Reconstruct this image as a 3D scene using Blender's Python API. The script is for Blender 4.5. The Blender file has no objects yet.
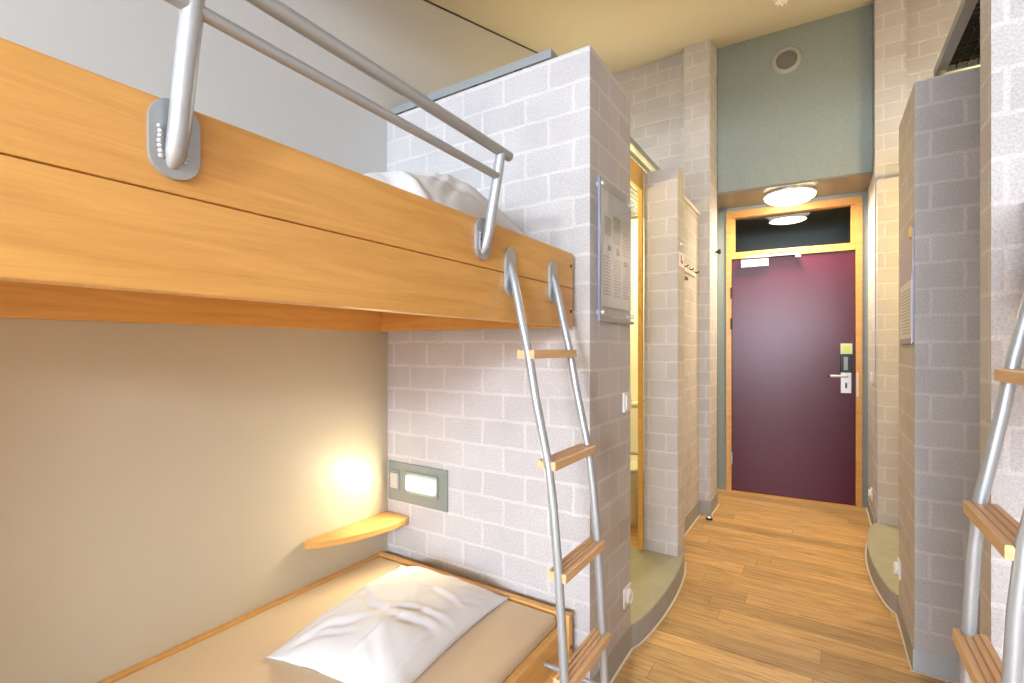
import bpy, bmesh, math, random
from mathutils import Vector, Matrix, noise
random.seed(7)
C = bpy.context.scene.collection
PI = math.pi

# ------------------------------------------------------------------ materials
def new_mat(name):
    m = bpy.data.materials.new(name); m.use_nodes = True
    nt = m.node_tree; b = nt.nodes['Principled BSDF']
    return m, nt, b

def nd(nt, t, **kw):
    n = nt.nodes.new(t)
    for k, v in kw.items():
        if k in n.inputs: n.inputs[k].default_value = v
        else: setattr(n, k, v)
    return n

def rgba(c): return (c[0], c[1], c[2], 1.0)

def plain(name, col, rough=.5, metal=0., nscale=60., namp=.06, bump=0., spec=.5):
    m, nt, b = new_mat(name)
    uv = nd(nt, 'ShaderNodeTexCoord')
    nz = nd(nt, 'ShaderNodeTexNoise', Scale=nscale, Detail=4.)
    nt.links.new(uv.outputs['Object'], nz.inputs['Vector'])
    mx = nd(nt, 'ShaderNodeMix', data_type='RGBA')
    mx.inputs[6].default_value = rgba([max(0, x*(1-namp)) for x in col])
    mx.inputs[7].default_value = rgba([min(1, x*(1+namp)) for x in col])
    nt.links.new(nz.outputs['Fac'], mx.inputs[0])
    nt.links.new(mx.outputs[2], b.inputs['Base Color'])
    b.inputs['Roughness'].default_value = rough
    b.inputs['Metallic'].default_value = metal
    b.inputs['Specular IOR Level'].default_value = spec
    if bump:
        bp = nd(nt, 'ShaderNodeBump', Strength=bump, Distance=.004)
        nt.links.new(nz.outputs['Fac'], bp.inputs['Height'])
        nt.links.new(bp.outputs['Normal'], b.inputs['Normal'])
    return m

def emit(name, col, strength, base=(.9, .9, .9)):
    m, nt, b = new_mat(name)
    b.inputs['Base Color'].default_value = rgba(base)
    b.inputs['Emission Color'].default_value = rgba(col)
    b.inputs['Emission Strength'].default_value = strength
    return m

def block_mat(name, c1, c2, mortar, zoff=.07, bw=.205):
    m, nt, b = new_mat(name)
    uv = nd(nt, 'ShaderNodeTexCoord')
    mp = nd(nt, 'ShaderNodeMapping'); mp.inputs['Location'].default_value = (0.04, -zoff, 0)
    nt.links.new(uv.outputs['UV'], mp.inputs['Vector'])
    # slightly wavering joints
    wz = nd(nt, 'ShaderNodeTexNoise', Scale=18., Detail=3.)
    nt.links.new(mp.outputs[0], wz.inputs['Vector'])
    va = nd(nt, 'ShaderNodeVectorMath', operation='MULTIPLY_ADD')
    va.inputs[1].default_value = (.014, .012, 0); 
    nt.links.new(wz.outputs['Color'], va.inputs[0]); nt.links.new(mp.outputs[0], va.inputs[2])
    br = nd(nt, 'ShaderNodeTexBrick', offset=.5, squash=1.)
    br.inputs['Scale'].default_value = 1.
    br.inputs['Brick Width'].default_value = bw
    br.inputs['Row Height'].default_value = .105
    br.inputs['Mortar Size'].default_value = .0083
    br.inputs['Mortar Smooth'].default_value = .6
    br.inputs['Bias'].default_value = 0.
    br.inputs['Color1'].default_value = rgba(c1); br.inputs['Color2'].default_value = rgba(c2)
    br.inputs['Mortar'].default_value = rgba(mortar)
    nt.links.new(va.outputs[0], br.inputs['Vector'])
    sp = nd(nt, 'ShaderNodeTexNoise', Scale=170., Detail=4., Roughness=.75)
    nt.links.new(uv.outputs['UV'], sp.inputs['Vector'])
    rp = nd(nt, 'ShaderNodeMapRange'); rp.inputs[1].default_value = .25; rp.inputs[2].default_value = .7
    rp.inputs[3].default_value = .62; rp.inputs[4].default_value = 1.1
    nt.links.new(sp.outputs['Fac'], rp.inputs[0])
    ml = nd(nt, 'ShaderNodeMix', data_type='RGBA', blend_type='MULTIPLY'); ml.inputs[0].default_value = 1.
    nt.links.new(br.outputs['Color'], ml.inputs[6]); nt.links.new(rp.outputs[0], ml.inputs[7])
    # big soft blotches of limewash
    bl = nd(nt, 'ShaderNodeTexNoise', Scale=5., Detail=3.)
    nt.links.new(uv.outputs['UV'], bl.inputs['Vector'])
    r2 = nd(nt, 'ShaderNodeMapRange'); r2.inputs[1].default_value = .3; r2.inputs[2].default_value = .7
    r2.inputs[3].default_value = .94; r2.inputs[4].default_value = 1.05
    nt.links.new(bl.outputs['Fac'], r2.inputs[0])
    m2 = nd(nt, 'ShaderNodeMix', data_type='RGBA', blend_type='MULTIPLY'); m2.inputs[0].default_value = 1.
    nt.links.new(ml.outputs[2], m2.inputs[6]); nt.links.new(r2.outputs[0], m2.inputs[7])
    nt.links.new(m2.outputs[2], b.inputs['Base Color'])
    b.inputs['Roughness'].default_value = .9
    ad = nd(nt, 'ShaderNodeMath', operation='MULTIPLY_ADD'); ad.inputs[1].default_value = -.35
    nt.links.new(br.outputs['Fac'], ad.inputs[0]); nt.links.new(sp.outputs['Fac'], ad.inputs[2])
    bp = nd(nt, 'ShaderNodeBump', Strength=.6, Distance=.006)
    nt.links.new(ad.outputs[0], bp.inputs['Height']); nt.links.new(bp.outputs['Normal'], b.inputs['Normal'])
    return m

def wood_mat(name, c1, c2, rough=.32, scale=1., spec=.5):
    m, nt, b = new_mat(name)
    uv = nd(nt, 'ShaderNodeTexCoord')
    mp = nd(nt, 'ShaderNodeMapping'); mp.inputs['Scale'].default_value = (1.6*scale, 22.*scale, 1)
    nt.links.new(uv.outputs['UV'], mp.inputs['Vector'])
    n1 = nd(nt, 'ShaderNodeTexNoise', Scale=1.6, Detail=7., Roughness=.62, Distortion=.7)
    nt.links.new(mp.outputs[0], n1.inputs['Vector'])
    n2 = nd(nt, 'ShaderNodeTexNoise', Scale=1.1, Detail=2.)
    nt.links.new(uv.outputs['UV'], n2.inputs['Vector'])
    mp3 = nd(nt, 'ShaderNodeMapping'); mp3.inputs['Scale'].default_value = (18., 420., 1)
    nt.links.new(uv.outputs['UV'], mp3.inputs['Vector'])
    n3 = nd(nt, 'ShaderNodeTexNoise', Scale=1., Detail=2.)
    nt.links.new(mp3.outputs[0], n3.inputs['Vector'])
    a1 = nd(nt, 'ShaderNodeMath', operation='MULTIPLY_ADD'); a1.inputs[1].default_value = .35
    nt.links.new(n2.outputs['Fac'], a1.inputs[0]); nt.links.new(n1.outputs['Fac'], a1.inputs[2])
    a2 = nd(nt, 'ShaderNodeMath', operation='MULTIPLY_ADD'); a2.inputs[1].default_value = .22
    nt.links.new(n3.outputs['Fac'], a2.inputs[0]); nt.links.new(a1.outputs[0], a2.inputs[2])
    cr = nd(nt, 'ShaderNodeValToRGB')
    cr.color_ramp.elements[0].position = .5; cr.color_ramp.elements[0].color = rgba(c1)
    cr.color_ramp.elements[1].position = 1.0; cr.color_ramp.elements[1].color = rgba(c2)
    nt.links.new(a2.outputs[0], cr.inputs[0])
    nt.links.new(cr.outputs[0], b.inputs['Base Color'])
    b.inputs['Roughness'].default_value = rough
    b.inputs['Specular IOR Level'].default_value = spec
    return m

def floor_mat():
    m, nt, b = new_mat('oak_strip_floor')
    uv = nd(nt, 'ShaderNodeTexCoord')
    # every row of boards starts at its own place
    su = nd(nt, 'ShaderNodeSeparateXYZ'); nt.links.new(uv.outputs['UV'], su.inputs[0])
    rw = nd(nt, 'ShaderNodeMath', operation='DIVIDE'); rw.inputs[1].default_value = .118; nt.links.new(su.outputs[1], rw.inputs[0])
    fl = nd(nt, 'ShaderNodeMath', operation='FLOOR'); nt.links.new(rw.outputs[0], fl.inputs[0])
    wn = nd(nt, 'ShaderNodeTexWhiteNoise', noise_dimensions='1D'); nt.links.new(fl.outputs[0], wn.inputs['W'])
    sh = nd(nt, 'ShaderNodeMath', operation='MULTIPLY_ADD'); sh.inputs[1].default_value = 1.35
    nt.links.new(wn.outputs['Value'], sh.inputs[0]); nt.links.new(su.outputs[0], sh.inputs[2])
    bu = nd(nt, 'ShaderNodeCombineXYZ'); nt.links.new(sh.outputs[0], bu.inputs[0]); nt.links.new(su.outputs[1], bu.inputs[1])
    br = nd(nt, 'ShaderNodeTexBrick', offset=0., squash=1.)
    br.inputs['Scale'].default_value = 1.
    br.inputs['Brick Width'].default_value = 1.35; br.inputs['Row Height'].default_value = .118
    br.inputs['Mortar Size'].default_value = .0011; br.inputs['Mortar Smooth'].default_value = .2
    br.inputs['Color1'].default_value = (0, 0, 0, 1); br.inputs['Color2'].default_value = (1, 1, 1, 1)
    br.inputs['Mortar'].default_value = (.5, .5, .5, 1)
    nt.links.new(bu.outputs[0], br.inputs['Vector'])
    sx = nd(nt, 'ShaderNodeSeparateColor'); nt.links.new(br.outputs['Color'], sx.inputs[0])
    # grain moved per board
    mul = nd(nt, 'ShaderNodeMath', operation='MULTIPLY'); mul.inputs[1].default_value = 13.7
    nt.links.new(sx.outputs[0], mul.inputs[0])
    cb = nd(nt, 'ShaderNodeCombineXYZ'); nt.links.new(mul.outputs[0], cb.inputs[2]); nt.links.new(mul.outputs[0], cb.inputs[0])
    av = nd(nt, 'ShaderNodeVectorMath', operation='ADD')
    nt.links.new(uv.outputs['UV'], av.inputs[0]); nt.links.new(cb.outputs[0], av.inputs[1])
    mp = nd(nt, 'ShaderNodeMapping'); mp.inputs['Scale'].default_value = (2.2, 34., 1.)
    nt.links.new(av.outputs[0], mp.inputs['Vector'])
    n1 = nd(nt, 'ShaderNodeTexNoise', Scale=1.7, Detail=8., Roughness=.68, Distortion=1.1)
    nt.links.new(mp.outputs[0], n1.inputs['Vector'])
    cr = nd(nt, 'ShaderNodeValToRGB')
    e = cr.color_ramp.elements
    e[0].position = .28; e[0].color = (.27, .135, .04, 1)
    e[1].position = .72; e[1].color = (.74, .50, .235, 1)
    k = e.new(.47); k.color = (.54, .32, .12, 1)
    nt.links.new(n1.outputs['Fac'], cr.inputs[0])
    mr = nd(nt, 'ShaderNodeMapRange'); mr.inputs[3].default_value = .80; mr.inputs[4].default_value = 1.18
    nt.links.new(sx.outputs[0], mr.inputs[0])
    ml = nd(nt, 'ShaderNodeMix', data_type='RGBA', blend_type='MULTIPLY'); ml.inputs[0].default_value = 1.
    nt.links.new(cr.outputs[0], ml.inputs[6]); nt.links.new(mr.outputs[0], ml.inputs[7])
    gp = nd(nt, 'ShaderNodeMix', data_type='RGBA'); gp.inputs[7].default_value = (.10, .05, .018, 1)
    gf = nd(nt, 'ShaderNodeMath', operation='MULTIPLY'); gf.inputs[1].default_value = .75
    nt.links.new(br.outputs['Fac'], gf.inputs[0])
    nt.links.new(gf.outputs[0], gp.inputs[0]); nt.links.new(ml.outputs[2], gp.inputs[6])
    nt.links.new(gp.outputs[2], b.inputs['Base Color'])
    b.inputs['Roughness'].default_value = .42
    bp = nd(nt, 'ShaderNodeBump', Strength=.25, Distance=.002, invert=True)
    nt.links.new(br.outputs['Fac'], bp.inputs['Height']); nt.links.new(bp.outputs['Normal'], b.inputs['Normal'])
    return m

def glass_mat(name, tint=(1, 1, 1), rough=.02):
    m, nt, b = new_mat(name)
    out = nt.nodes['Material Output']
    tr = nd(nt, 'ShaderNodeBsdfTransparent', Color=rgba(tint))
    gl = nd(nt, 'ShaderNodeBsdfGlossy', Roughness=rough)
    fr = nd(nt, 'ShaderNodeFresnel', IOR=1.5)
    mx = nd(nt, 'ShaderNodeMixShader')
    ge = nd(nt, 'ShaderNodeNewGeometry'); iv = nd(nt, 'ShaderNodeMath', operation='SUBTRACT'); iv.inputs[0].default_value = 1.
    ff = nd(nt, 'ShaderNodeMath', operation='MULTIPLY')
    nt.links.new(ge.outputs['Backfacing'], iv.inputs[1]); nt.links.new(iv.outputs[0], ff.inputs[0]); nt.links.new(fr.outputs[0], ff.inputs[1])
    nt.links.new(ff.outputs[0], mx.inputs[0]); nt.links.new(tr.outputs[0], mx.inputs[1]); nt.links.new(gl.outputs[0], mx.inputs[2])
    nt.links.new(mx.outputs[0], out.inputs['Surface'])
    return m

M = {}
M['block'] = block_mat('pink_grey_blockwork', (.655, .625, .63), (.60, .57, .575), (.735, .70, .695))
M['block_front'] = M['block']
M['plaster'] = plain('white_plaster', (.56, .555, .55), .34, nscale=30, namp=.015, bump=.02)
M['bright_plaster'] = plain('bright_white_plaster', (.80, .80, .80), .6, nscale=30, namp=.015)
M['ceiling'] = plain('cream_ceiling', (.60, .55, .475), .9, nscale=20, namp=.02)
M['concrete'] = plain('screed_step', (.37, .36, .27), .45, nscale=14, namp=.18)
M['plinth'] = plain('painted_plinth', (.36, .35, .34), .7, nscale=25, namp=.10)
M['blue'] = plain('blue_grey_render', (.275, .32, .315), .9, nscale=120, namp=.28, bump=.5)
M['soffit'] = plain('soffit_board', (.21, .18, .13), .35, nscale=12, namp=.05)
M['floor'] = floor_mat()
M['beech'] = wood_mat('orange_beech', (.54, .27, .066), (.74, .41, .125), .33)
M['beech_pale'] = wood_mat('pale_beech', (.58, .36, .18), (.74, .49, .27), .4, 2.)
M['frame'] = wood_mat('amber_door_frame', (.56, .255, .06), (.72, .38, .11), .35)
M['yellow_frame'] = wood_mat('yellow_pine', (.72, .42, .09), (.86, .56, .16), .4)
M['steel'] = plain('silver_painted_steel', (.43, .46, .50), .36, .55, 300, .08)
M['steel_dark'] = plain('grey_galvanised', (.40, .43, .45), .45, .5, 120, .10)
M['weld'] = plain('weld_bead', (.62, .63, .64), .5, .6, 400, .2, .3)
M['sheet'] = plain('beige_sheet', (.66, .53, .36), .85, nscale=40, namp=.03, bump=.04)
M['pillow'] = plain('white_cotton', (.68, .675, .68), .9, nscale=260, namp=.03, bump=.04)
M['door'] = plain('maroon_laminate', (.075, .003, .019), .33, nscale=8, namp=.06, spec=.45)
M['white'] = plain('white_plastic', (.82, .82, .80), .35, nscale=50, namp=.01)
M['ceramic'] = plain('white_ceramic', (.86, .84, .74), .12, nscale=20, namp=.01)
M['silver'] = plain('satin_silver', (.72, .73, .74), .3, .35, 200, .04)
M['black'] = plain('black_plastic', (.012, .012, .014), .25, nscale=80, namp=.1)
M['dark'] = plain('dark_metal', (.045, .043, .04), .5, .6, 80, .1)
M['grey_plate'] = plain('grey_lamp_plate', (.24, .27, .26), .4, .15, 150, .08)
M['paper'] = plain('paper', (.72, .71, .75), .8, nscale=8, namp=.05)
M['paper_lilac'] = plain('lilac_paper', (.50, .44, .56), .8, nscale=30, namp=.12)
M['paper_green'] = plain('pale_green_card', (.62, .68, .42), .6, nscale=60, namp=.1)
M['yellow_green'] = plain('lime_print', (.55, .70, .12), .6, nscale=60, namp=.1)
M['ink'] = plain('grey_ink', (.46, .45, .50), .8, nscale=200, namp=.3)
M['ink_dark'] = plain('dark_ink', (.06, .07, .09), .8, nscale=200, namp=.2)
M['ink_red'] = plain('red_ink', (.45, .07, .04), .8, nscale=200, namp=.2)
M['ink_green'] = plain('olive_ink', (.44, .47, .38), .8, nscale=200, namp=.3)
M['dull_white'] = plain('dull_white_plastic', (.50, .49, .46), .4)
M['seal'] = plain('pale_sealant', (.72, .66, .55), .6, nscale=60, namp=.05)
M['tile'] = plain('cream_bath_wall', (.82, .78, .62), .35, nscale=10, namp=.02)
M['yellow_block'] = block_mat('cream_blockwork', (.66, .61, .5), (.60, .55, .45), (.74, .68, .56))
M['blue_edge'] = plain('blue_grey_edge', (.24, .29, .42), .35, .3, 60, .05)
M['acrylic'] = glass_mat('clear_acrylic', (.97, .985, .99))
M['pane'] = glass_mat('transom_glass', (.80, .82, .82))
M['lamp_dome'] = emit('opal_lamp', (1., .88, .66), 7.)
M['lamp_read'] = emit('reading_lamp_lens', (1., .93, .70), 9.)
M['bath_lamp'] = emit('bath_lamp', (1., .85, .5), 8.)
M['vent_ring'] = plain('grey_vent_ring', (.36, .36, .36), .5)
M['vent_disc'] = plain('dark_vent_disc', (.16, .16, .16), .6)
M['rim'] = plain('chrome_rim', (.75, .75, .75), .25, .8, 100, .03)

# ------------------------------------------------------------------ mesh builder
class MB:
    def __init__(s): s.bm = bmesh.new()
    def _add(s, verts, faces):
        vs = [s.bm.verts.new(v) for v in verts]
        out = []
        for f in faces:
            try: out.append(s.bm.faces.new([vs[i] for i in f]))
            except ValueError: pass
        return vs, out
    def box(s, x0, x1, y0, y1, z0, z1, bev=0., T=None, seg=2):
        v = [(x, y, z) for z in (z0, z1) for y in (y0, y1) for x in (x0, x1)]
        f = [(0, 2, 3, 1), (4, 5, 7, 6), (0, 1, 5, 4), (2, 6, 7, 3), (0, 4, 6, 2), (1, 3, 7, 5)]
        vs, fs = s._add(v, f)
        if bev:
            es = list({e for fc in fs for e in fc.edges})
            r = bmesh.ops.bevel(s.bm, geom=es, offset=bev, segments=seg, profile=.5, affect='EDGES')
            vs = list({vv for fc in r['faces'] for vv in fc.verts} | {vv for vv in vs if vv.is_valid})
        if T:
            for vv in vs: vv.co = T(vv.co)
        return s
    def prism(s, pts, z0, z1, axis='z', T=None):
        """extrude the 2-D outline; axis z: (x,y), axis x: (y,z) between x=z0..z1, axis y: (x,z)"""
        n = len(pts)
        def P(p, h): return (p[0], p[1], h) if axis == 'z' else ((h, p[0], p[1]) if axis == 'x' else (p[0], h, p[1]))
        v = [P(p, z0) for p in pts] + [P(p, z1) for p in pts]
        f = [tuple(range(n))[::-1], tuple(range(n, 2*n))] + [(i, (i+1) % n, n+(i+1) % n, n+i) for i in range(n)]
        vs, _ = s._add(v, f)
        if T:
            for vv in vs: vv.co = T(vv.co)
        return s
    def tube(s, path, r, seg=14, T=None):
        path = [Vector(p) for p in path]; n = len(path)
        rr = r if isinstance(r, (list, tuple)) else [r]*n
        rings = []; up = None
        for i, p in enumerate(path):
            d = (path[min(i+1, n-1)] - path[max(i-1, 0)]).normalized()
            if up is None:
                up = d.orthogonal().normalized()
            up = (up - d*up.dot(d)).normalized(); w = d.cross(up)
            rings.append([p + rr[i]*(math.cos(2*PI*k/seg)*up + math.sin(2*PI*k/seg)*w) for k in range(seg)])
        v = [q for rg in rings for q in rg]
        f = [(i*seg+k, i*seg+(k+1) % seg, (i+1)*seg+(k+1) % seg, (i+1)*seg+k) for i in range(n-1) for k in range(seg)]
        f += [tuple(range(seg))[::-1], tuple(range((n-1)*seg, n*seg))]
        vs, _ = s._add(v, f)
        if T:
            for vv in vs: vv.co = T(vv.co)
        return s
    def lathe(s, prof, center, axis='z', seg=36, sx=1., sy=1., T=None):
        """prof: (radius, height) along axis; negative axis via '-y' etc."""
        c = Vector(center); sg = -1 if axis[0] == '-' else 1; ax = axis[-1]
        v = []; f = []
        for r, h in prof:
            for k in range(seg):
                a = 2*PI*k/seg; p, q = r*math.cos(a)*sx, r*math.sin(a)*sy
                v.append(c + (Vector((p, q, sg*h)) if ax == 'z' else (Vector((p, sg*h, q)) if ax == 'y' else Vector((sg*h, p, q)))))
        n = len(prof)
        f = [(i*seg+k, i*seg+(k+1) % seg, (i+1)*seg+(k+1) % seg, (i+1)*seg+k) for i in range(n-1) for k in range(seg)]
        if prof[0][0] > 1e-6: f.append(tuple(range(seg))[::-1])
        if prof[-1][0] > 1e-6: f.append(tuple(range((n-1)*seg, n*seg)))
        vs, _ = s._add(v, f)
        if T:
            for vv in vs: vv.co = T(vv.co)
        return s
    def build(s, name, mat, parent=None, smooth=False, swap=False, wn=False):
        bm = s.bm
        bmesh.ops.remove_doubles(bm, verts=bm.verts, dist=1e-6)
        bmesh.ops.recalc_face_normals(bm, faces=bm.faces)
        uv = bm.loops.layers.uv.new('UVMap')
        for f in bm.faces:
            n = f.normal; a = max(range(3), key=lambda i: abs(n[i]))
            for l in f.loops:
                x, y, z = l.vert.co
                if a == 0: t = (y, z)
                elif a == 1: t = (x, z)
                else: t = (y, x) if swap else (x, y)
                l[uv].uv = t
            f.smooth = smooth
        off = Vector((0, 0, 0)); p = parent
        while p is not None: off += p.location; p = p.parent
        if off.length: bmesh.ops.translate(bm, verts=bm.verts, vec=-off)
        me = bpy.data.meshes.new(name); bm.to_mesh(me); bm.free()
        me.materials.append(M[mat] if isinstance(mat, str) else mat)
        if smooth:
            for e in me.edges: pass
            me.set_sharp_from_angle(angle=math.radians(38))
        o = bpy.data.objects.new(name, me); C.objects.link(o)
        if parent: o.parent = parent
        return o

def tag(o, label=None, cat=None, group=None, kind=None):
    if label: o['label'] = label
    if cat: o['category'] = cat
    if group: o['group'] = group
    if kind: o['kind'] = kind
    return o

def thing(name, loc, label, cat, group=None):
    o = bpy.data.objects.new(name, None); o.empty_display_size = .05
    o.location = loc; C.objects.link(o)
    return tag(o, label, cat, group)

def struct(name, mb, mat, label=None, **kw):
    o = mb.build(name, mat, **kw); o['kind'] = 'structure'
    if label: o['label'] = label
    return o

def B(*a, **k): return MB().box(*a, **k)

# ------------------------------------------------------------------ the setting
XL, XR = -1.733, 1.36            # side walls
YR, YB = -4.0, 4.12            # rear (window) wall, back wall
H = 2.385                       # top of the low block partitions
def ceil_z(y): return 3.113 + .28*(max(y, -.1) - 1.9)
TILT = (-.735, 4.795, math.atan(.075))
def TD(co):                      # frame of the end wall: local x along the wall, y into the wall
    x, y, z = co; ca, sa = math.cos(TILT[2]), math.sin(TILT[2])
    return Vector((TILT[0] + x*ca - y*sa, TILT[1] + x*sa + y*ca, z))

struct('floor', B(XL-.1, XR+.1, YR-.1, 5.2, -.1, 0), 'floor', 'oak strip floor running across the corridor')
mb = MB(); mb.prism([(YR-.1, ceil_z(YR-.1)), (-.1, ceil_z(-.1)), (5.2, ceil_z(5.2)), (5.2, ceil_z(5.2)+.12), (-.1, ceil_z(-.1)+.12), (YR-.1, ceil_z(YR-.1)+.12)], XL-.1, XR+.1, 'x')
struct('ceiling', mb, 'ceiling', 'sloping cream ceiling')
mb = MB(); mb.prism([(-.1, ceil_z(-.1)-.007), (YB, ceil_z(YB)-.007), (YB, ceil_z(YB)-.0005), (-.1, ceil_z(-.1)-.0005)], XL+.0005, XL+.006, 'x'); struct('trim_10', mb, 'dark', 'dark joint strip between left wall and ceiling')
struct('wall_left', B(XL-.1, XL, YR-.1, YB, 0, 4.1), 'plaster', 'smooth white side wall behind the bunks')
M['warm_shade'] = plain('painted_warm_shade', (.48, .42, .315), .37, nscale=6, namp=.03)  # beige stands in for warm light and shade on the white wall
struct('wall_warm_shade', B(XL, XL+.004, -.50, 1.609, .353, 1.374), 'warm_shade', 'added beige sheet with the warm shade under the left upper bunk painted in')  # thin sheet added over the wall to carry the painted shade
struct('wall_right', B(XR, XR+.1, YR-.1, YB+.3, 0, 4.1), 'bright_plaster')
struct('wall_back_left', B(XL-.1, -.90, YB, YB+.14, 0, 4.1), 'block', 'blockwork back wall above the washroom')
struct('wall_back_right', B(.47, XR+.1, 4.36, 4.50, 0, 4.1), 'block', 'blockwork back wall right of the door')
# rear wall with the window the daylight comes through (behind the camera)
WX0, WX1, WZ0, WZ1 = -1.55, 1.05, 1.15, 2.35
mb = MB()
mb.box(XL-.1, WX0, YR-.1, YR, 0, 2.6); mb.box(WX1, XR+.1, YR-.1, YR, 0, 2.6)
mb.box(WX0, WX1, YR-.1, YR, 0, WZ0); mb.box(WX0, WX1, YR-.1, YR, WZ1, 2.6)
struct('wall_rear', mb, 'bright_plaster')
mb = MB()
for x in (WX0, WX1-.05): mb.box(x, x+.05, YR-.08, YR-.02, WZ0, WZ1)
for z in (WZ0, WZ1-.05): mb.box(WX0+.05, WX1-.05, YR-.08, YR-.02, z, z+.05)
struct('window_1', mb, 'frame')

struct('wall_light_blocker_left', B(XL, -1.25, -.62, -.51, 0, 1.60), 'plaster')  # added out of view to keep window light off the left wall
# left block (head wall of the left bunks, front wall of the left washroom) : L in plan
mb = MB(); mb.prism([(XL, 1.61), (-.70, 1.61), (-.70, 2.045), (-.82, 2.045), (-.82, 1.73), (XL, 1.73)], 0, H)
struct('wall_partition_left', mb, 'block', 'pink-grey blockwork partition at the head of the left bunks')
# left nib beyond the washroom doorway
struct('wall_nib_left', B(-.895, -.70, 2.86, 3.03, 0, 2.345), 'block', 'blockwork nib wall beyond the left washroom doorway')
struct('wall_recess_left', B(-.92, -.815, 3.03, 4.0, 0, 2.335), 'block', 'recessed blockwork wall behind the coat hooks')
struct('trim_1', B(-.925, -.803, 3.035, 4.0, 2.335, 2.36), 'seal', 'pale capping on the recessed wall')
struct('wall_pilaster_left', B(-.93, -.735, 4.0, 4.305, 0, 4.0), 'block', 'tall blockwork pilaster left of the door')
# right side
mb = MB(); mb.prism([(.315, 2.52), (XR, 2.52), (XR, 2.64), (.44, 2.64), (.44, 3.0), (.315, 3.0)], 0, H-.01)
struct('wall_partition_right', mb, 'block', 'grey blockwork partition on the right of the corridor')
struct('wall_headboard_right', B(.337, XR, 1.575, 1.67, 0, H), 'block', 'bright blockwork wall end behind the right bunk')
struct('wall_nib_right', B(.322, .50, 4.165, 4.26, 0, 2.46), 'block', 'blockwork nib wall lit yellow on the right')
struct('wall_pilaster_right', B(.315, .49, 4.262, 4.95, 0, 4.1), 'block', 'tall blockwork pilaster right of the door')
# end wall with the door opening, niche sides, hanging panel
DW, DH, FW, TZ = .93, 2.10, .045, 2.50       # leaf, leaf height, frame width, top of transom
mb = MB(); L0 = -FW+.04; L1 = L0 + DW + 2*FW
for x0, x1 in ((-.2, L0), (L1, 1.35)): mb.box(x0, x1, 0, .14, 0, 2.62, T=TD)
mb.box(-.2, 1.35, 0, .14, 2.545, 2.75, T=TD)
struct('wall_end', mb, 'blue', 'blue-grey rendered wall around the door')
struct('wall_niche', B(-.95, -.83, 4.306, 4.86, 0, 2.62), 'blue')
mb = MB(); mb.prism([(-.732, 4.31), (.312, 4.395), (.312, 4.92), (-.732, 4.84)], 2.59, 4.05)
struct('wall_panel', mb, 'blue', 'blue-grey rendered panel hanging above the door niche')
mb = MB(); mb.prism([(-.732, 4.312), (.312, 4.397), (.312, 4.90), (-.828, 4.81), (-.828, 4.312)], 2.574, 2.589)
struct('trim_2', mb, 'soffit', 'brown soffit board over the door niche')
# dim hall beyond the transom
mb = MB()
mb.box(-.5, 1.6, 1.2, 1.25, 0, 3.0, T=TD); mb.box(-.5, 1.6, .15, 1.25, 3.0, 3.05, T=TD); mb.box(-.5, 1.6, .15, 1.25, 1.9, 1.95, T=TD)
mb.box(-.5, -.45, .15, 1.25, 1.9, 3., T=TD); mb.box(1.55, 1.6, .15, 1.25, 1.9, 3., T=TD)
struct('wall_hall', mb, 'grey_plate')
# washrooms' inner walls
struct('wall_washroom_left', B(XL+.002, -.93, 3.985, 4.118, 0, H), 'tile')
mb = MB(); mb.box(XL+.001, XL+.02, 1.732, 3.984, 0, H); struct('wall_washroom_side', mb, 'tile')

# skirting: darker plinth at the foot of the blockwork
PL = .107
mb = MB(); mb.box(-.7, -.694, 1.612, 2.045, 0, PL); struct('baseboard_left', mb, 'plinth')
mb = MB(); mb.box(-.815, -.809, 3.035, 4.0, 0, PL); mb.box(-.93, -.729, 3.994, 4.0, 0, PL); mb.box(-.735, -.729, 4.0, 4.3, 0, PL); struct('baseboard_recess', mb, 'plinth')
M['plinth_blue'] = plain('pale_blue_plinth', (.50, .54, .58), .7, nscale=25, namp=.06)
mb = MB(); mb.box(.309, .315, 2.5203, 3.0, 0, PL-.02); struct('baseboard_right', mb, 'plinth')
mb = MB(); mb.box(.3085, XR, 2.514, 2.5202, 0, PL-.02); struct('baseboard_front', mb, 'plinth_blue')
mb = MB(); mb.box(.309, .315, 4.17, 4.86, 0, PL-.02); struct('baseboard_niche', mb, 'plinth')

# curved concrete thresholds
def arc(x0, y0, xm, y1, n=22, p=.62):
    return [(x0 + (xm-x0)*math.sin(PI*t/n)**p, y0 + (y1-y0)*t/n) for t in range(n+1)]
AL = arc(-.697, 2.05, -.652, 2.97, 24)
AL = [(x, y) for x, y in AL if y < 2.859 or x > -.699]
mb = MB(); mb.prism([(-.98, 2.05)] + AL + [(-.698, 2.97), (-.698, 2.859), (-.98, 2.859)], 0, .098)
struct('trim_3', mb, 'concrete', 'curved concrete threshold of the left washroom')
AR = arc(.312, 3.003, .238, 4.163, 24)
mb = MB(); mb.prism([(.60, 3.003)] + AR + [(.60, 4.163)], 0, .095)
struct('trim_4', mb, 'concrete', 'curved concrete threshold of the right washroom')
def kerb(pts, side, z, name):
    mb = MB(); mb.prism(list(pts) + [(x - side*.004, y) for x, y in reversed(pts)], .0, z); struct(name, mb, 'plinth')
kerb([(x+.004, y) for x, y in AL], 1, .094, 'trim_5'); kerb([(x-.004, y) for x, y in AR], -1, .091, 'trim_6')
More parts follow.
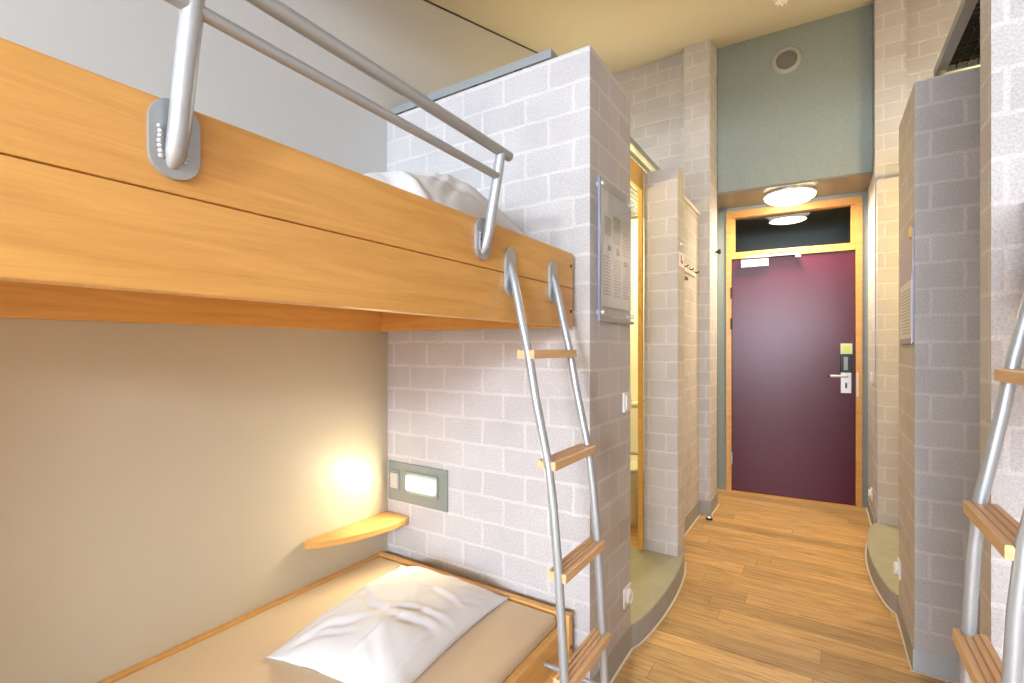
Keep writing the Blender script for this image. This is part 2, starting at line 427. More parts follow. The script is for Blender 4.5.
def seal(pts, name):
    mb = MB(); n = len(pts)
    out = []
    for i, p in enumerate(pts):
        a = Vector(pts[max(i-1, 0)]); b = Vector(pts[min(i+1, n-1)]); d = (b-a).normalized(); w = Vector((-d.y, d.x))*.0045
        out.append((p[0]+w.x, p[1]+w.y, p[0]-w.x, p[1]-w.y))
    for i in range(n-1):
        a, b = out[i], out[i+1]
        mb.prism([(a[0], a[1]), (b[0], b[1]), (b[2], b[3]), (a[2], a[3])], 0.0005, .004)
    struct(name, mb, 'seal')
seal([(-.689, 1.62), (-.689, 2.04)] + [(x+.012, y) for x, y in AL[1:]] + [(-.692, 3.03), (-.80, 3.06), (-.80, 3.985)], 'trim_7')
seal([(-.722, 3.99), (-.722, 4.31)], 'trim_8')
seal([(XR, 2.506), (.303, 2.506), (.303, 3.0)] + [(x-.012, y) for x, y in AR[1:-1]] + [(.303, 4.17), (.303, 4.86)], 'trim_9')

# ------------------------------------------------------------------ yellow washroom door frames
t = thing('door_frame', (-.95, 2.45, .098), 'yellow wooden frame of the washroom doorway in the left blockwork', 'door frame')
B(-.925, -.897, 2.832, 2.858, .098, H-.02, bev=.003).build('jamb', 'yellow_frame', t)
B(-.932, -.894, 2.047, 2.09, .098, H-.02, bev=.003).build('jamb', 'yellow_frame', t)
B(-.925, -.897, 2.091, 2.831, 2.235, H-.02, bev=.003).build('head', 'yellow_frame', t)

# toilet seen through the slit of the left washroom
t = thing('toilet', (-1.24, 3.62, 0), 'white ceramic toilet glimpsed through the narrow yellow washroom doorway', 'toilet')
mb = MB(); mb.lathe([(.11, 0), (.12, .05), (.10, .18), (.13, .28), (.185, .37), (.195, .41), (.17, .415), (.14, .34), (.05, .26), (0, .25)], (-1.24, 3.56, 0), sx=.95, sy=1.25)
mb.build('bowl', 'ceramic', t, smooth=True)
mb = MB(); mb.lathe([(.12, .418), (.20, .418), (.205, .43), (.195, .442), (.125, .442), (.12, .43), (.12, .418)], (-1.24, 3.56, 0), sx=.95, sy=1.22); mb.build('seat', 'ceramic', t, smooth=True)
mb = MB(); mb.box(-1.43, -1.05, 3.815, 3.98, .44, .83, bev=.025, seg=3); mb.build('tank', 'ceramic', t, smooth=True)
mb = MB(); mb.box(-1.44, -1.04, 3.805, 3.983, .831, .865, bev=.012); mb.build('tank_lid', 'ceramic', t, smooth=True)

# washroom lamps
for nm, c, lab in (('washroom_lamp', (-1.3, 2.62, 2.30), 'round opal lamp inside the left washroom'), ('washroom_lamp', (.95, 3.55, 2.25), 'round opal lamp inside the right washroom')):
    pass

# ------------------------------------------------------------------ mesh covers over the washrooms
def mesh_cover(name, x0, x1, y0, y1, z, label, mat2='dark', pitch=.032, mat='steel_dark'):
    t = thing(name, ((x0+x1)/2, (y0+y1)/2, z), label, 'mesh cover')
    mb = MB(); a = .032; hgt = .034
    mb.box(x0, x1, y0, y0+a, z, z+hgt); mb.box(x0, x1, y1-a, y1, z, z+hgt)
    mb.box(x0, x0+a, y0+a, y1-a, z, z+hgt); mb.box(x1-a, x1, y0+a, y1-a, z, z+hgt)
    mb.build('frame', mat, t)
    mb = MB(); n = int((x1-x0-2*a)/pitch)
    for i in range(1, n): mb.box(x0+a+i*pitch-.002, x0+a+i*pitch+.002, y0+a, y1-a, z+.004, z+.022)
    n = int((y1-y0-2*a)/pitch)
    for i in range(1, n): mb.box(x0+a, x1-a, y0+a+i*pitch-.002, y0+a+i*pitch+.002, z+.006, z+.020)
    mb.build('grating', mat2, t)
    for x in [x0+(x1-x0)*k/4+.05 for k in range(4)]: B(x, x+.03, y0+.004, y0+.026, z-.017, z-.0005).build('spacer', 'dark', t)
    return t
mesh_cover('mesh_cover', XL+.003, -.865, 1.625, 3.98, H+.018, 'grey framed mesh cover lying on top of the left blockwork partition', 'steel_dark')
mesh_cover('mesh_cover', .385, XR-.003, 1.60, 2.60, H+.018, 'dark framed mesh cover over the niche beside the right blockwork')

# ------------------------------------------------------------------ bunks
def slot_outline(cy, z0, z1, w, n=10):
    r = w/2; pts = []
    for k in range(n+1): a = PI + PI*k/n; pts.append((cy + r*math.cos(a), z0 + r + r*math.sin(a)))
    for k in range(n+1): a = PI*k/n; pts.append((cy + r*math.cos(a), z1 - r + r*math.sin(a)))
    return pts

def make_upper(sg, xf, xw, y0, y1, label):
    """sg=+1: bed on the left of the corridor, open side faces +X."""
    t = thing('bunk_bed', ((xf+xw)/2, (y0+y1)/2, 1.38), label, 'bunk bed', 'upper bunk beds')
    X = lambda a: xf - sg*a                     # depth behind the front face
    def bx(a0, a1, *r, **k): return B(min(X(a0), X(a1)), max(X(a0), X(a1)), *r, **k)
    bx(0, .032, y0, y1, 1.5125, 1.638, bev=.003).build('side_board', 'beech', t)
    bx(0, .032, y0, y1, 1.376, 1.511, bev=.003).build('side_board', 'beech', t)
    wx = abs(xw-xf)
    bx(wx-.03, wx-.001, y0, y1, 1.375, 1.52, bev=.002).build('wall_rail', 'beech', t)
    bx(.033, wx-.031, y1-.03, y1, 1.375, 1.52, bev=.002).build('end_rail', 'beech', t)
    bx(.033, wx-.031, y0, y0+.03, 1.375, 1.52, bev=.002).build('end_rail', 'beech', t)
    bx(.033, wx-.031, y0+.031, y1-.031, 1.478, 1.498).build('base_panel', 'beech', t, swap=True)
    for z in (1.43, 1.59): MB().lathe([(.0001, .0), (.006, .0005), (.006, .002), (.0001, .003)], (X(-.0001), y1-.018, z), axis='x' if sg > 0 else '-x', seg=12).build('screw', 'dark', t)
    return t

def guard_rail(t, sg, xf, posts, yend, ystart):
    g = None
    path_r = []
    mb = MB()
    xo = xf + sg*.060
    mb.tube([(xo, y, 1.801+.012*(1.06-y)) for y in (ystart, -.1, .2, .5, .8, yend)], .0128)
    g = mb.build('guard_rail', 'steel', t, smooth=True)
    mb = MB(); mb.tube([(xo-sg*.006, y, 1.737+.013*(1.06-y)) for y in (ystart, 0, .4, .8, posts[-1]-.004)], .0095); mb.build('lower_bar', 'steel', g, smooth=True)
    for py in posts:
        mb = MB(); mb.prism(slot_outline(py+.003, 1.530, 1.638, .062), xf+sg*.0005, xf+sg*.009, 'x'); mb.build('plate', 'steel', g)
        mb = MB()
        zt = 1.801+.012*(1.06-py)
        mb.tube([(xf+sg*.004, py, 1.548), (xf+sg*.016, py, 1.562), (xf+sg*.026, py+.001, 1.60), (xf+sg*.037, py+.002, 1.66), (xf+sg*.051, py+.004, 1.735), (xo, py+.006, zt-.004)],
                [.009, .0125, .0135, .0135, .0135, .0128]); mb.build('post', 'steel', g, smooth=True)
        for q in (-1, 1):
            mb = MB()
            for k in range(7):
                mb.lathe([(.0001, 0), (.0035, .001), (.0035, .003), (.0001, .0055)], (xf+sg*.0085, py+q*(.0148+random.random()*.002), 1.556+k*.0065), axis='x' if sg > 0 else '-x', seg=8)
            mb.build('weld_bead', 'weld', g, smooth=True)
    return g

def make_ladder(sg, xf, yA, yB, label, rungs, k=0.):
    t = thing('bunk_ladder', (xf+sg*.1, (yA+yB)/2, 0), label, 'ladder', 'steel bunk ladders with wooden rungs')
    prof = [(.004, 1.540), (.013, 1.515), (.025, 1.47), (.039, 1.415), (.056, 1.35), (.075, 1.28), (.098, 1.17), (.120, 1.07), (.138, .99), (.153, .88), (.168, .72), (.181, .52), (.19, .35), (.203, .0)]
    prof = [(a + max(0, min(1, (1.56-z)/.25))*(k*(z-.93) - (.025 if k else 0)), z) for a, z in prof]
    for y in (yA, yB):
        mb = MB(); mb.tube([(xf+sg*a, y+.018*max(0, min(1, (z-1.2)/.3)), z) for a, z in prof], [.008, .0115] + [.0120]*(len(prof)-2), seg=16)
        st = mb.build('stile', 'steel', t, smooth=True)
        mb = MB(); mb.prism(slot_outline(y+.020, 1.448, 1.585, .050), xf+sg*.0005, xf+sg*.009, 'x'); mb.build('mounting_plate', 'steel', t)
    def xat(z):
        for (a0, z0), (a1, z1) in zip(prof, prof[1:]):
            if z0 >= z >= z1: return a0 + (a1-a0)*(z0-z)/(z0-z1)
    for z in rungs:
        a = xat(z)
        mb = MB(); xc = xf + sg*(a-.004); w = .054
        # grooved tread: three ridges on a board
        x0 = xc - w/2; n = 4; rw = w/n
        pr = [(x0, z-.012)]
        pr += [(x0, z+.010)]
        for k in range(n):
            xa = x0 + k*rw
            pr += [(xa+.0015, z+.012), (xa+rw-.003, z+.012)]
            if k < n-1: pr += [(xa+rw-.0022, z+.0085), (xa+rw-.0003, z+.0085)]
        pr += [(x0+w, z+.010), (x0+w, z-.012)]
        mb.prism(pr, yA-.004, yB+.006, 'y')
        mb.build('rung', 'beech_pale', t, swap=True)
    for y in (yA, yB):
        mb = MB(); zz = .265
        mb.tube([(xf + sg*xat(zz), y, zz), (xf - sg*.03, y, zz)], .008, seg=10)
        mb.build('spacer_tube', 'steel', t, smooth=True)
    return t

def make_lower(sg, xf, xw, y0, y1, label):
    t = thing('bunk_bed', ((xf+xw)/2, (y0+y1)/2, 0), label, 'bunk bed', 'lower bunk beds')
    X = lambda a: xf - sg*a; wx = abs(xw-xf)
    def bx(a0, a1, *r, **k): return B(min(X(a0), X(a1)), max(X(a0), X(a1)), *r, **k)
    bx(0, wx-.002, y1-.028, y1, 0, .355, bev=.003).build('end_panel', 'beech', t)
    bx(0, wx-.002, y0, y0+.028, 0, .355, bev=.003).build('end_panel', 'beech', t)
    bx(wx-.026, wx-.001, y0+.029, y1-.029, 0, .352, bev=.002).build('wall_rail', 'beech', t)
    bx(.012, .040, y0+.029, y1-.029, .205, .318, bev=.003).build('front_rail', 'beech', t)
    bx(.10, .118, y0+.029, y1-.029, .0, .204, bev=.002).build('plinth_panel', 'beech', t)
    bx(.041, wx-.027, y0+.029, y1-.029, .205, .222).build('base_panel', 'beech', t, swap=True)
    for z in (.10, .24): MB().lathe([(.0001, .0), (.006, .0005), (.006, .002), (.0001, .003)], (X(-.0001), y1-.014, z), axis='x' if sg > 0 else '-x', seg=12).build('screw', 'dark', t)
    return t

XB = -.750; Y0, Y1 = -.48, 1.575
up = make_upper(1, XB, XL, Y0, Y1, 'orange beech upper bunk on the left wall with a steel guard rail')
guard_rail(up, 1, XB, (-.40, .305, 1.018), 1.064, -.44)
make_ladder(1, XB, 1.134, 1.393, 'silver ladder with wooden rungs leaning on the left bunk', (1.283, .988, .700, .422))
make_lower(1, XB, XL, Y0, Y1-.003, 'low beech bed under the upper bunk with a beige mattress')
XBR = .386
make_upper(-1, XBR, XR, -.50, 1.545, 'beech upper bunk at the right edge of the photo')
make_ladder(-1, XBR, 1.08, 1.34, 'silver ladder with wooden rungs at the right edge beside blockwork', (1.247, .974, .705, .43), .045)

def mattress(x0, x1, y0, y1, z0, z1, label, grp):
    mb = MB(); mb.box(x0, x1, y0, y1, z0, z1, bev=.018, seg=4)
    o = mb.build('mattress', 'sheet', smooth=True); return tag(o, label, 'mattress', grp)
mattress(XL+.029, XB-.043, Y0+.032, Y1-.036, .2235, .352, 'beige covered mattress in the low left bed', 'mattresses')
mattress(XL+.033, XB-.036, Y0+.034, Y1-.034, 1.4985, 1.62, 'mattress hidden behind the board of the upper left bunk', 'mattresses')

def pillow(cx, cy, z, sx, sy, th, rotz, label, seed, tilt=(0, 0), grid=72, floor=True, quad=None):
    bm = bmesh.new(); n = grid
    top = {}; bot = {}
    rnd = random.Random(int(seed*100)); folds = []
    for k in range(26):
        a0 = rnd.choice([(-1, -1), (1, -1), (1, 1), (-1, 1), (rnd.uniform(-1, 1), -1), (1, rnd.uniform(-1, 1)), (-1, rnd.uniform(-1, 1))])
        ang = math.atan2(-a0[1], -a0[0]) + rnd.uniform(-.75, .75); ln = rnd.uniform(.6, 1.5)
        folds.append((Vector(a0), Vector((math.cos(ang), math.sin(ang))), ln, rnd.uniform(.030, .075), rnd.uniform(-.011, .012)*th/.115, rnd.uniform(0, 9)))
    def outline(u, v):
        # pinched corners, bowed-in edges
        px = u*(1 - .06*(1-v*v)); py = v*(1 - .05*(1-u*u))
        if quad:                          # corners as they lie: front-left, front-right, back-right, back-left
            a, b = (px+1)/2, (py+1)/2
            q = [(1-a)*(1-b), a*(1-b), a*b, (1-a)*b]
            return sum(w*c[0] for w, c in zip(q, quad)) - cx, sum(w*c[1] for w, c in zip(q, quad)) - cy
        return px*sx/2, py*sy/2
    for i in range(n+1):
        for j in range(n+1):
            u, v = -1+2*i/n, -1+2*j/n
            x, y = outline(u, v)
            e = max(0, (1-u*u)*(1-v*v)); h = th*(e**.58)
            p = Vector((u*2.1+seed, v*2.1, seed*.7))
            edge = min(1, 4*min(1-abs(u), 1-abs(v)))
            # broad folds running from the corners, and finer crumples
            w = noise.noise(p*.8)*.020 + noise.noise(p*2.1)*.004
            for fo, fd, fl_, fw, fa, fs in folds:
                dv = Vector((u, v)) - fo; q = dv.dot(fd); r_ = -dv.x*fd.y + dv.y*fd.x + .10*noise.noise(Vector((q*2.2, fs, 0)))
                if 0 < q < fl_: w += fa*math.sin(PI*q/fl_)*(math.exp(-(r_/fw)**2) - .6*math.exp(-((r_-1.5*fw)/fw)**2))
            w *= (.25+.75*edge)*e**.12 if e > 0 else 0
            hb = 0 if floor else -h*.45
            zt = max(.006, h + w) if e > 1e-9 else .006
            # the hem waves a little
            lift = .012*noise.noise(Vector((u*3+seed, v*3, 9)))*(1-edge)
            top[i, j] = bm.verts.new((x, y, zt + max(0, lift)))
            if 0 < i < n and 0 < j < n: bot[i, j] = bm.verts.new((x, y, min(.001, hb)+.0012))
            else: bot[i, j] = top[i, j]
    for i in range(n):
        for j in range(n):
            bm.faces.new((top[i, j], top[i+1, j], top[i+1, j+1], top[i, j+1]))
            q = [bot[i, j], bot[i, j+1], bot[i+1, j+1], bot[i+1, j]]
            if len(set(q)) == 4 and any(0 < a < n and 0 < b < n for a, b in ((i, j), (i, j+1), (i+1, j+1), (i+1, j))):
                try: bm.faces.new(q)
                except ValueError: pass
    R = Matrix.Rotation(rotz, 4, 'Z') @ Matrix.Rotation(tilt[0], 4, 'X') @ Matrix.Rotation(tilt[1], 4, 'Y')
    bmesh.ops.transform(bm, matrix=Matrix.Translation((cx, cy, z)) @ R, verts=bm.verts)
    mb = MB(); mb.bm.free(); mb.bm = bm
    o = mb.build('pillow', 'pillow', smooth=True)
    for e in o.data.edges: e.use_edge_sharp = False
    return tag(o, label, 'pillow', 'white pillows on the bunks')
pillow(-1.22, 1.20, .353, .52, .70, .115, 0, 'crumpled white pillow lying on the beige mattress of the low bed', 2.3, quad=[(-1.43, .835), (-.955, .90), (-.992, 1.532), (-1.545, 1.515)])
pillow(-1.155, 1.18, 1.69, .60, .66, .19, math.radians(10), 'white pillow showing above the board of the upper left bunk', 5.1, tilt=(math.radians(8), math.radians(5)))

# corner shelf
mb = MB(); pts = [(XL+.0045, 1.607), (XL+.0045, 1.165)]
for x, y in ((-1.705, 1.162), (-1.672, 1.195), (-1.632, 1.262), (-1.602, 1.335), (-1.580, 1.42), (-1.568, 1.50), (-1.572, 1.56), (-1.588, 1.607)): pts.append((x, y))
mb.prism(pts, .508, .534)
o = mb.build('corner_shelf', 'beech'); tag(o, 'small rounded beech corner shelf on the wall above the low bed', 'shelf')
bv = o.modifiers.new('Bevel', 'BEVEL'); bv.width = .003; bv.segments = 2; bv.limit_method = 'ANGLE'

# reading lamp panel
t = thing('reading_lamp', (-1.54, 1.61, .68), 'grey wall plate with a lit rectangular reading lamp and switch above the low bed', 'wall lamp')
mb = MB(); mb.box(-1.715, -1.357, 1.602, 1.6095, .592, .772, bev=.0015); mb.build('plate', 'grey_plate', t)
mb = MB(); mb.box(-1.60, -1.408, 1.596, 1.6015, .640, .738, bev=.001); mb.build('lamp_frame', 'grey_plate', t)
mb = MB(); mb.box(-1.588, -1.424, 1.588, 1.5955, .658, .718, bev=.002); mb.build('lamp_lens', 'lamp_read', t)
mb = MB(); mb.box(-1.700, -1.640, 1.596, 1.6015, .640, .735, bev=.002); sw = mb.build('switch', 'grey_plate', t)
mb = MB(); mb.box(-1.694, -1.646, 1.591, 1.5955, .652, .722, bev=.002); mb.build('rocker', 'dull_white', sw)

# ------------------------------------------------------------------ notices
def notice(name, side, xf, y0, y1, z0, z1, label, lilac=False):
    t = thing(name, (xf, (y0+y1)/2, z0), label, 'notice')
    s = side
    def bx(a0, a1, *r, **k): return B(min(xf+s*a0, xf+s*a1), max(xf+s*a0, xf+s*a1), *r, **k)
    bx(.016, .0215, y0, y1, z0, z1).build('acrylic_cover', 'acrylic', t)
    pp = bx(.0125, .014, y0+.03, y1-.015, z0+.045, z1-.03).build('printed_sheet', 'paper', t)
    W = (y1-y0-.045); ya = y0+.03; za, zb = z0+.045, z1-.03
    mb = MB(); hh = zb-za
    def strip(m, u0, u1, v0, v1):
        a, b_ = sorted((xf+s*.0141, xf+s*.0146)); m.box(a, b_, ya+W*u0, ya+W*u1, za+hh*v0, za+hh*v1)
    m1 = MB()
    for c in range(3):
        for k in range(13):
            u0 = .06+c*.32; strip(m1, u0, u0+.20+.06*random.random(), .10+k*.027, .115+k*.027)
    for k in range(8): strip(m1, .68, .9, .5+k*.03, .515+k*.03)
    m1.build('text_lines', 'ink', pp)
    m2 = MB(); strip(m2, .10, .30, .62, .78); strip(m2, .36, .60, .58, .82); m2.build('plan_drawing', 'ink_green', pp)
    m3 = MB(); strip(m3, .20, .29, .49, .54); m3.build('pictogram', 'ink_dark', pp)
    m3 = MB(); strip(m3, .47, .58, .48, .545); m3.build('pictogram', 'ink_dark', pp)
    m3 = MB(); strip(m3, .74, .84, .41, .45); m3.build('pictogram', 'ink_dark', pp)
    for y in (y0+.02, y1-.02):
        for z in (z0+.02, z1-.02):
            mb = MB(); mb.lathe([(.009, .0001), (.009, .024), (.008, .027), (.0001, .027)], (xf, y, z), axis='x' if s > 0 else '-x', seg=14)
            mb.build('standoff', 'silver', t, smooth=True)
    bx(.015, .0225, y0+.0005, y1-.0005, z0-.012, z0-.0005).build('edge_strip', 'steel_dark', t)
    bx(.015, .0225, y0-.008, y0-.0005, z0-.012, z1).build('edge_strip', 'blue_edge', t)
    return t
notice('notice_panel', 1, -.70, 1.655, 2.026, 1.412, 1.925, 'acrylic covered notice fixed to the side of the left blockwork by four pins')
t = thing('notice_panel', (.315, 2.72, 1.33), 'lilac paper notice in a thin frame on the right blockwork', 'notice')
B(.309, .3149, 2.535, 2.88, 1.325, 1.79).build('backing', 'paper_lilac', t)
pp = B(.3065, .3085, 2.55, 2.87, 1.34, 1.58).build('printed_sheet', 'paper', t)
mb = MB()
for k in range(14): mb.box(.3058, .3062, 2.57, 2.80+.05*random.random(), 1.36+k*.014, 1.366+k*.014)
mb.build('text_lines', 'ink', pp)
mb = MB(); mb.box(.3055, .3088, 2.528, 2.534, 1.325, 1.60); mb.box(.3055, .3088, 2.535, 2.88, 1.318, 1.3245); mb.build('edge_strip', 'steel_dark', t)
mb = MB(); mb.box(.304, .3085, 2.545, 2.60, 1.755, 1.80); mb.build('clip', 'yellow_frame', t)

# coat hooks left
t = thing('coat_rack', (-.815, 3.55, 1.79), 'pale coat rack with small pegs on the recessed left wall', 'coat rack')
B(-.8145, -.803, 3.42, 3.84, 1.835, 1.885, bev=.002).build('board', 'white', t)
for k in range(5):
    y = 3.46+k*.084
    mb = MB(); mb.tube([(-.8025, y, 1.868), (-.788, y, 1.862), (-.778, y, 1.868)], .005, seg=10); mb.lathe([(.0001, -.007), (.007, 0), (.0001, .007)], (-.777, y, 1.870), seg=10)
    mb.build('hook', 'silver' if k % 2 else 'dark', t, smooth=True)
B(-.8145, -.807, 3.44, 3.60, 1.785, 1.805, bev=.001).build('label_strip', 'dark', t)
t = thing('wall_sign', (-.70, 2.95, 1.79), 'small white sign with a red mark on the end of the left nib wall', 'sign')
B(-.6995, -.695, 2.885, 2.995, 1.775, 1.86, bev=.001).build('board', 'white', t)
mb = MB(); mb.box(-.6949, -.6944, 2.915, 2.935, 1.80, 1.845); mb.box(-.6949, -.6944, 2.935, 2.965, 1.795, 1.815); mb.build('red_mark', 'ink_red', t)
t = thing('wall_hook', (-.70, 2.94, 1.88), 'single silver hook above the small white sign with red mark', 'hook')
mb = MB(); mb.lathe([(.012, .0005), (.012, .004), (.0001, .006)], (-.70, 2.93, 1.905), axis='x', seg=14); mb.build('rosette', 'silver', t)
mb = MB(); mb.tube([(-.694, 2.93, 1.905), (-.675, 2.93, 1.90), (-.66, 2.93, 1.885), (-.655, 2.93, 1.865), (-.662, 2.93, 1.852)], .0055, seg=10); mb.build('arm', 'silver', t, smooth=True)

# switches and sockets
def switch(side, xf, y, z, label, socket=False):
    s = side; t = thing('wall_socket' if socket else 'light_switch', (xf, y, z), label, 'socket' if socket else 'switch')
    def bx(a0, a1, *r, **k): return B(min(xf+s*a0, xf+s*a1), max(xf+s*a0, xf+s*a1), *r, **k)
    bx(.0005, .009, y-.041, y+.041, z-.041, z+.041, bev=.002).build('plate', 'white', t)
    if socket:
        mb = MB(); mb.lathe([(.030, .0), (.030, .012), (.026, .014), (.023, .010), (.0001, .009)], (xf+s*.0092, y, z), axis='x' if s > 0 else '-x', seg=28); mb.build('face', 'white', t, smooth=True)
    else: bx(.0095, .016, y-.029, y+.029, z-.029, z+.029, bev=.003).build('rocker', 'white', t)
    return t
switch(1, -.70, 1.985, 1.072, 'white light switch on the left blockwork beside the washroom doorway')
switch(1, -.70, 1.99, .252, 'white socket low on the left blockwork near the curved step', True)
switch(-1, .315, 4.40, 1.085, 'white light switch on the right pilaster next to the maroon door')
switch(-1, .315, 4.48, .215, 'white socket low on the right pilaster near the maroon door', True)
switch(-1, .315, 2.945, .245, 'white socket low on the right blockwork by the curved step', True)

# ------------------------------------------------------------------ entrance door
t = thing('entrance_door', TD((L0+FW+DW/2, .0, 0)), 'maroon entrance door with silver lever and black lock in amber frame', 'door')
def bt(*a, **k): return B(*a, T=TD, **k)
x0, x1 = L0, L1
bt(x0, x0+FW, -.012, .07, 0, TZ+FW, bev=.002).build('frame_post', 'frame', t)
bt(x1-FW, x1, -.012, .07, 0, TZ+FW, bev=.002).build('frame_post', 'frame', t)
bt(x0+FW, x1-FW, -.012, .07, TZ-.02, TZ+FW-.001, bev=.002).build('frame_head', 'frame', t)
bt(x0+FW, x1-FW, -.012, .07, DH+.006, DH+.066, bev=.002).build('transom_bar', 'frame', t)
for a, b_ in ((x0+FW, x0+FW+.03), (x1-FW-.03, x1-FW)): bt(a, b_, .005, .04, DH+.066, TZ-.02, bev=.001).build('transom_bead', 'frame', t)
bt(x0+FW+.001, x1-FW-.001, .041, .047, DH+.06, TZ-.015).build('transom_pane', 'pane', t)
leaf = bt(x0+FW+.003, x1-FW-.003, .004, .044, .006, DH+.003, bev=.002).build('leaf', 'door', t)
bt(x0+FW+.003, x1-FW-.003, -.035, .07, -.002, .003).build('sill', 'frame', t)
lx = x1-FW-.003
# hinges
for z in (.30, 1.52, 1.80):
    mb = MB(); mb.tube([Vector((x0+FW, -.014, z-.05)), Vector((x0+FW, -.014, z+.05))], .008, seg=10, T=TD); mb.build('hinge', 'dark' if z > .5 else 'silver', t, smooth=True)
# lock set
ex = lx-.062
ls = bt(ex-.036, ex+.036, -.006, .0035, 0.9270, 1.0970, bev=.002).build('lock_plate', 'silver', t)
bt(ex-.040, ex+.040, -.020, .0035, 1.0990, 1.2470, bev=.004).build('card_reader', 'black', t)
bt(ex-.018, ex+.010, -.0215, -.0202, 1.1170, 1.2270).build('reader_slot', 'grey_plate', t)
cd = bt(ex-.038, ex+.042, -.014, .0035, 1.2500, 1.3370, bev=.002).build('card_holder', 'paper_green', t)
bt(ex-.018, ex+.024, -.0152, -.0142, 1.2720, 1.3170).build('lime_mark', 'yellow_green', cd)
mb = MB(); mb.tube([Vector((ex, -.006, 1.067)), Vector((ex, -.03, 1.067)), Vector((ex-.006, -.046, 1.067)), Vector((ex-.03, -.052, 1.068)), Vector((ex-.115, -.052, 1.068))], .0105, seg=12, T=TD); mb.build('lever', 'silver', t, smooth=True)
mb = MB(); mb.tube([Vector((ex-.116, -.052, 1.068)), Vector((ex-.127, -.052, 1.068))], .0115, seg=12, T=TD); mb.build('lever_cap', 'dark', t, smooth=True)
bt(ex-.006, ex+.006, -.0075, -.0062, 0.9670, 1.0120).build('keyhole', 'black', t)
bt(lx+.006, lx+.022, -.0135, -.0122, .90, 1.10).build('strike_plate', 'seal', t)
# closer
cz = DH-.045
bt(x0+FW+.08, x0+FW+.30, -.045, .0035, cz-.035, cz+.035, bev=.004).build('closer_box', 'silver', t)
bt(x0+FW+.12, x0+FW+.52, -.062, -.046, cz+.042, cz+.060, bev=.003).build('closer_arm', 'silver', t)
bt(x0+FW+.30, x0+FW+.52, -.044, -.012, cz+.062, cz+.078, bev=.002).build('closer_track', 'dark', t)
bt(x0+FW+.50, x0+FW+.54, -.064, -.013, cz+.02, cz+.041, bev=.003).build('closer_bracket', 'white', t)

# knob on the pilaster, door stop
mb = MB(); mb.lathe([(.010, .0005), (.010, .014), (.019, .018), (.022, .028), (.017, .038), (.0001, .041)], (-.735, 4.255, 2.09), axis='x', seg=20); o = mb.build('door_buffer', 'dark', smooth=True)
tag(o, 'dark round knob on the pilaster left of the maroon door', 'door buffer')
t = thing('door_stop', (-.715, 3.87, 0), 'small chrome and black door stop on the floor by the pilaster', 'door stop')
mb = MB(); mb.lathe([(.020, .001), (.020, .028), (.016, .036), (.0001, .038)], (-.715, 3.87, 0), seg=22); mb.build('body', 'rim', t, smooth=True)
mb = MB(); mb.lathe([(.0205, .008), (.024, .010), (.024, .022), (.0205, .024)], (-.715, 3.87, 0), seg=22); mb.build('rubber_ring', 'black', t, smooth=True)

# soffit lamp
LX, LY = -.225, 4.585
t = thing('ceiling_lamp', (LX, LY, 2.573), 'lit oval glass lamp under the soffit above the maroon door', 'ceiling lamp')
mb = MB(); mb.lathe([(.0001, 0.0005), (.190, .0005), (.190, .018), (.182, .022), (.0001, .022)], (LX, LY, 2.573), axis='-z', seg=44); mb.build('base', 'rim', t, smooth=True)
mb = MB(); mb.lathe([(.186, .0225), (.180, .04), (.150, .062), (.10, .078), (.05, .086), (.0001, .088)], (LX, LY, 2.573), axis='-z', seg=44); mb.build('dome', 'lamp_dome', t, smooth=True)

# vent ring in the blue panel
VX, VZ = -.235, 3.555; ta = math.atan(.085/1.044); vy = 4.31 + (VX+.732)*math.tan(ta)
def TV(co):
    x, y, z = co - Vector((VX, vy, VZ)); return Vector((VX + x*math.cos(ta) - y*math.sin(ta), vy + x*math.sin(ta) + y*math.cos(ta), VZ + z))
t = thing('air_vent', (VX, vy, VZ), 'round white ringed air vent high on the blue-grey panel', 'vent')
mb = MB(); mb.lathe([(.070, .002), (.074, .014), (.092, .016), (.103, .010), (.107, .001)], (VX, vy, VZ), axis='-y', seg=40, T=TV); mb.build('ring', 'vent_ring', t, smooth=True)
mb = MB(); mb.lathe([(.0001, .012), (.05, .011), (.066, .006), (.069, .001)], (VX, vy, VZ), axis='-y', seg=40, T=TV); mb.build('disc', 'vent_disc', t, smooth=True)

# ceiling detector
dy = 3.55; dx = -.218; dz = ceil_z(dy)
t = thing('smoke_detector', (dx, dy, dz), 'small white detector on the sloping cream ceiling', 'smoke detector')
mb = MB(); mb.lathe([(.0001, -.008), (.055, -.008), (.055, .018), (.045, .028), (.0001, .030)], (dx, dy, dz), axis='-z', seg=26); mb.build('base', 'white', t, smooth=True)
mb = MB(); mb.lathe([(.036, .0302), (.030, .052), (.0001, .056)], (dx, dy, dz), axis='-z', seg=22)
for k in range(8): a = 2*PI*k/8; mb.box(dx+.034*math.cos(a)-.005, dx+.034*math.cos(a)+.005, dy+.034*math.sin(a)-.005, dy+.034*math.sin(a)+.005, dz-.058, dz-.031)
mb.build('sensor_cap', 'white', t)

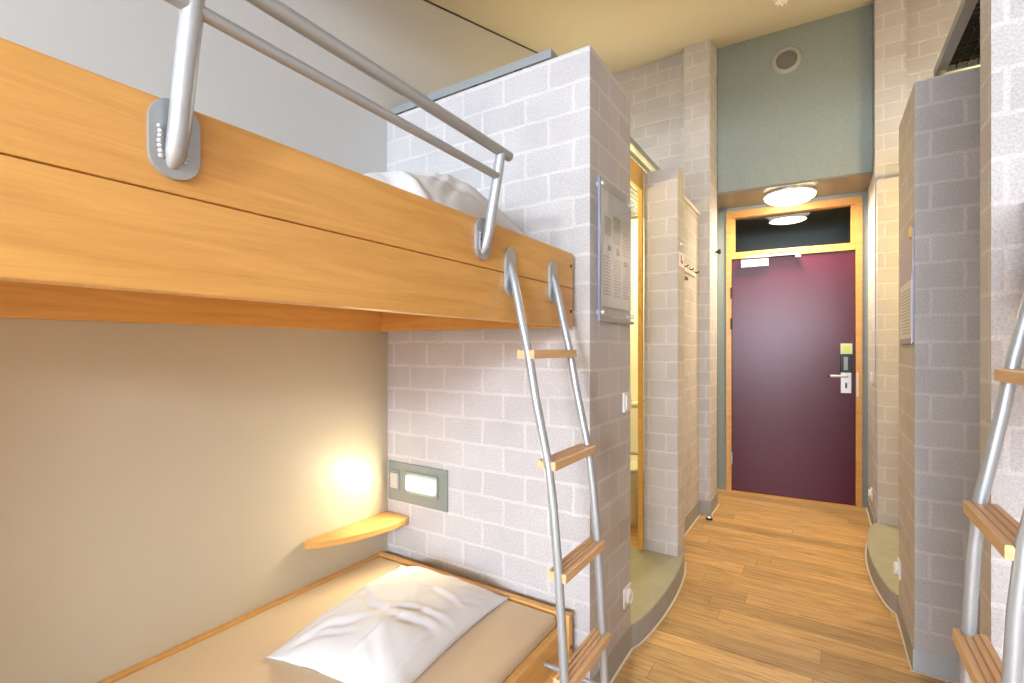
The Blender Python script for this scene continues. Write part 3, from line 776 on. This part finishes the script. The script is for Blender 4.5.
# ------------------------------------------------------------------ light
def area(name, loc, rot, sx, sy, power, col):
    l = bpy.data.lights.new(name, 'AREA'); l.shape = 'RECTANGLE'; l.size = sx; l.size_y = sy; l.energy = power; l.color = col
    o = bpy.data.objects.new(name, l); o.location = loc; o.rotation_euler = rot; C.objects.link(o); return o
def point(name, loc, power, col, r=.08):
    l = bpy.data.lights.new(name, 'POINT'); l.energy = power; l.color = col; l.shadow_soft_size = r
    o = bpy.data.objects.new(name, l); o.location = loc; C.objects.link(o); return o
area('window_daylight', ((WX0+WX1)/2, YR-.12, (WZ0+WZ1)/2), (PI/2, 0, 0), WX1-WX0, WZ1-WZ0, 185, (.68, .83, 1.0))
area('bright_sky_patch', (.60, YR-.11, 1.97), (PI/2, 0, 0), .50, .28, 82, (.86, .93, 1.0))
sl = area('soffit_lamp_light', (LX, LY, 2.573-.092), (0, 0, 0), .30, .30, 19, (1., .84, .62)); sl.data.shape = 'DISK'
point('left_washroom_light', (-1.22, 2.42, 2.14), 5, (1., .74, .26), .08)
point('left_washroom_inner_light', (-1.35, 3.4, 2.1), 22, (1., .86, .5), .08)
point('right_washroom_light', (.80, 3.50, 2.10), 20, (1., .74, .30), .10)
rl = area('reading_lamp_light', (-1.504, 1.583, .687), (PI/2, 0, PI), .17, .06, 2.6, (1., .85, .53))
w = bpy.data.worlds.new('World'); bpy.context.scene.world = w; w.use_nodes = True
bg = w.node_tree.nodes['Background']; sky = w.node_tree.nodes.new('ShaderNodeTexSky')
sky.sky_type = 'HOSEK_WILKIE' if 'HOSEK_WILKIE' in [i.identifier for i in sky.bl_rna.properties['sky_type'].enum_items] else 'NISHITA'
sky.sun_direction = (.3, .5, .8)
w.node_tree.links.new(sky.outputs[0], bg.inputs['Color']); bg.inputs['Strength'].default_value = .6

# ------------------------------------------------------------------ camera
cam = bpy.data.cameras.new('Camera'); co = bpy.data.objects.new('Camera', cam); C.objects.link(co)
cam.sensor_width = 36.; cam.lens = 484/1024*36; cam.clip_start = .01
co.location = (0, 0, 1.3); co.rotation_euler = (PI/2, 0, math.atan((822-512)/484)); cam.shift_y = 6.5/1024
sc = bpy.context.scene; sc.camera = co
sc.view_settings.view_transform = 'Standard'; sc.view_settings.look = 'None'
sc.view_settings.exposure = .75; sc.view_settings.gamma = 1.; sc.view_settings.use_curve_mapping = False
sc.cycles.use_denoising = True; sc.cycles.max_bounces = 10; sc.cycles.diffuse_bounces = 6; sc.cycles.transmission_bounces = 8
sc.cycles.sample_clamp_indirect = 6.; sc.cycles.caustics_reflective = False; sc.cycles.caustics_refractive = False
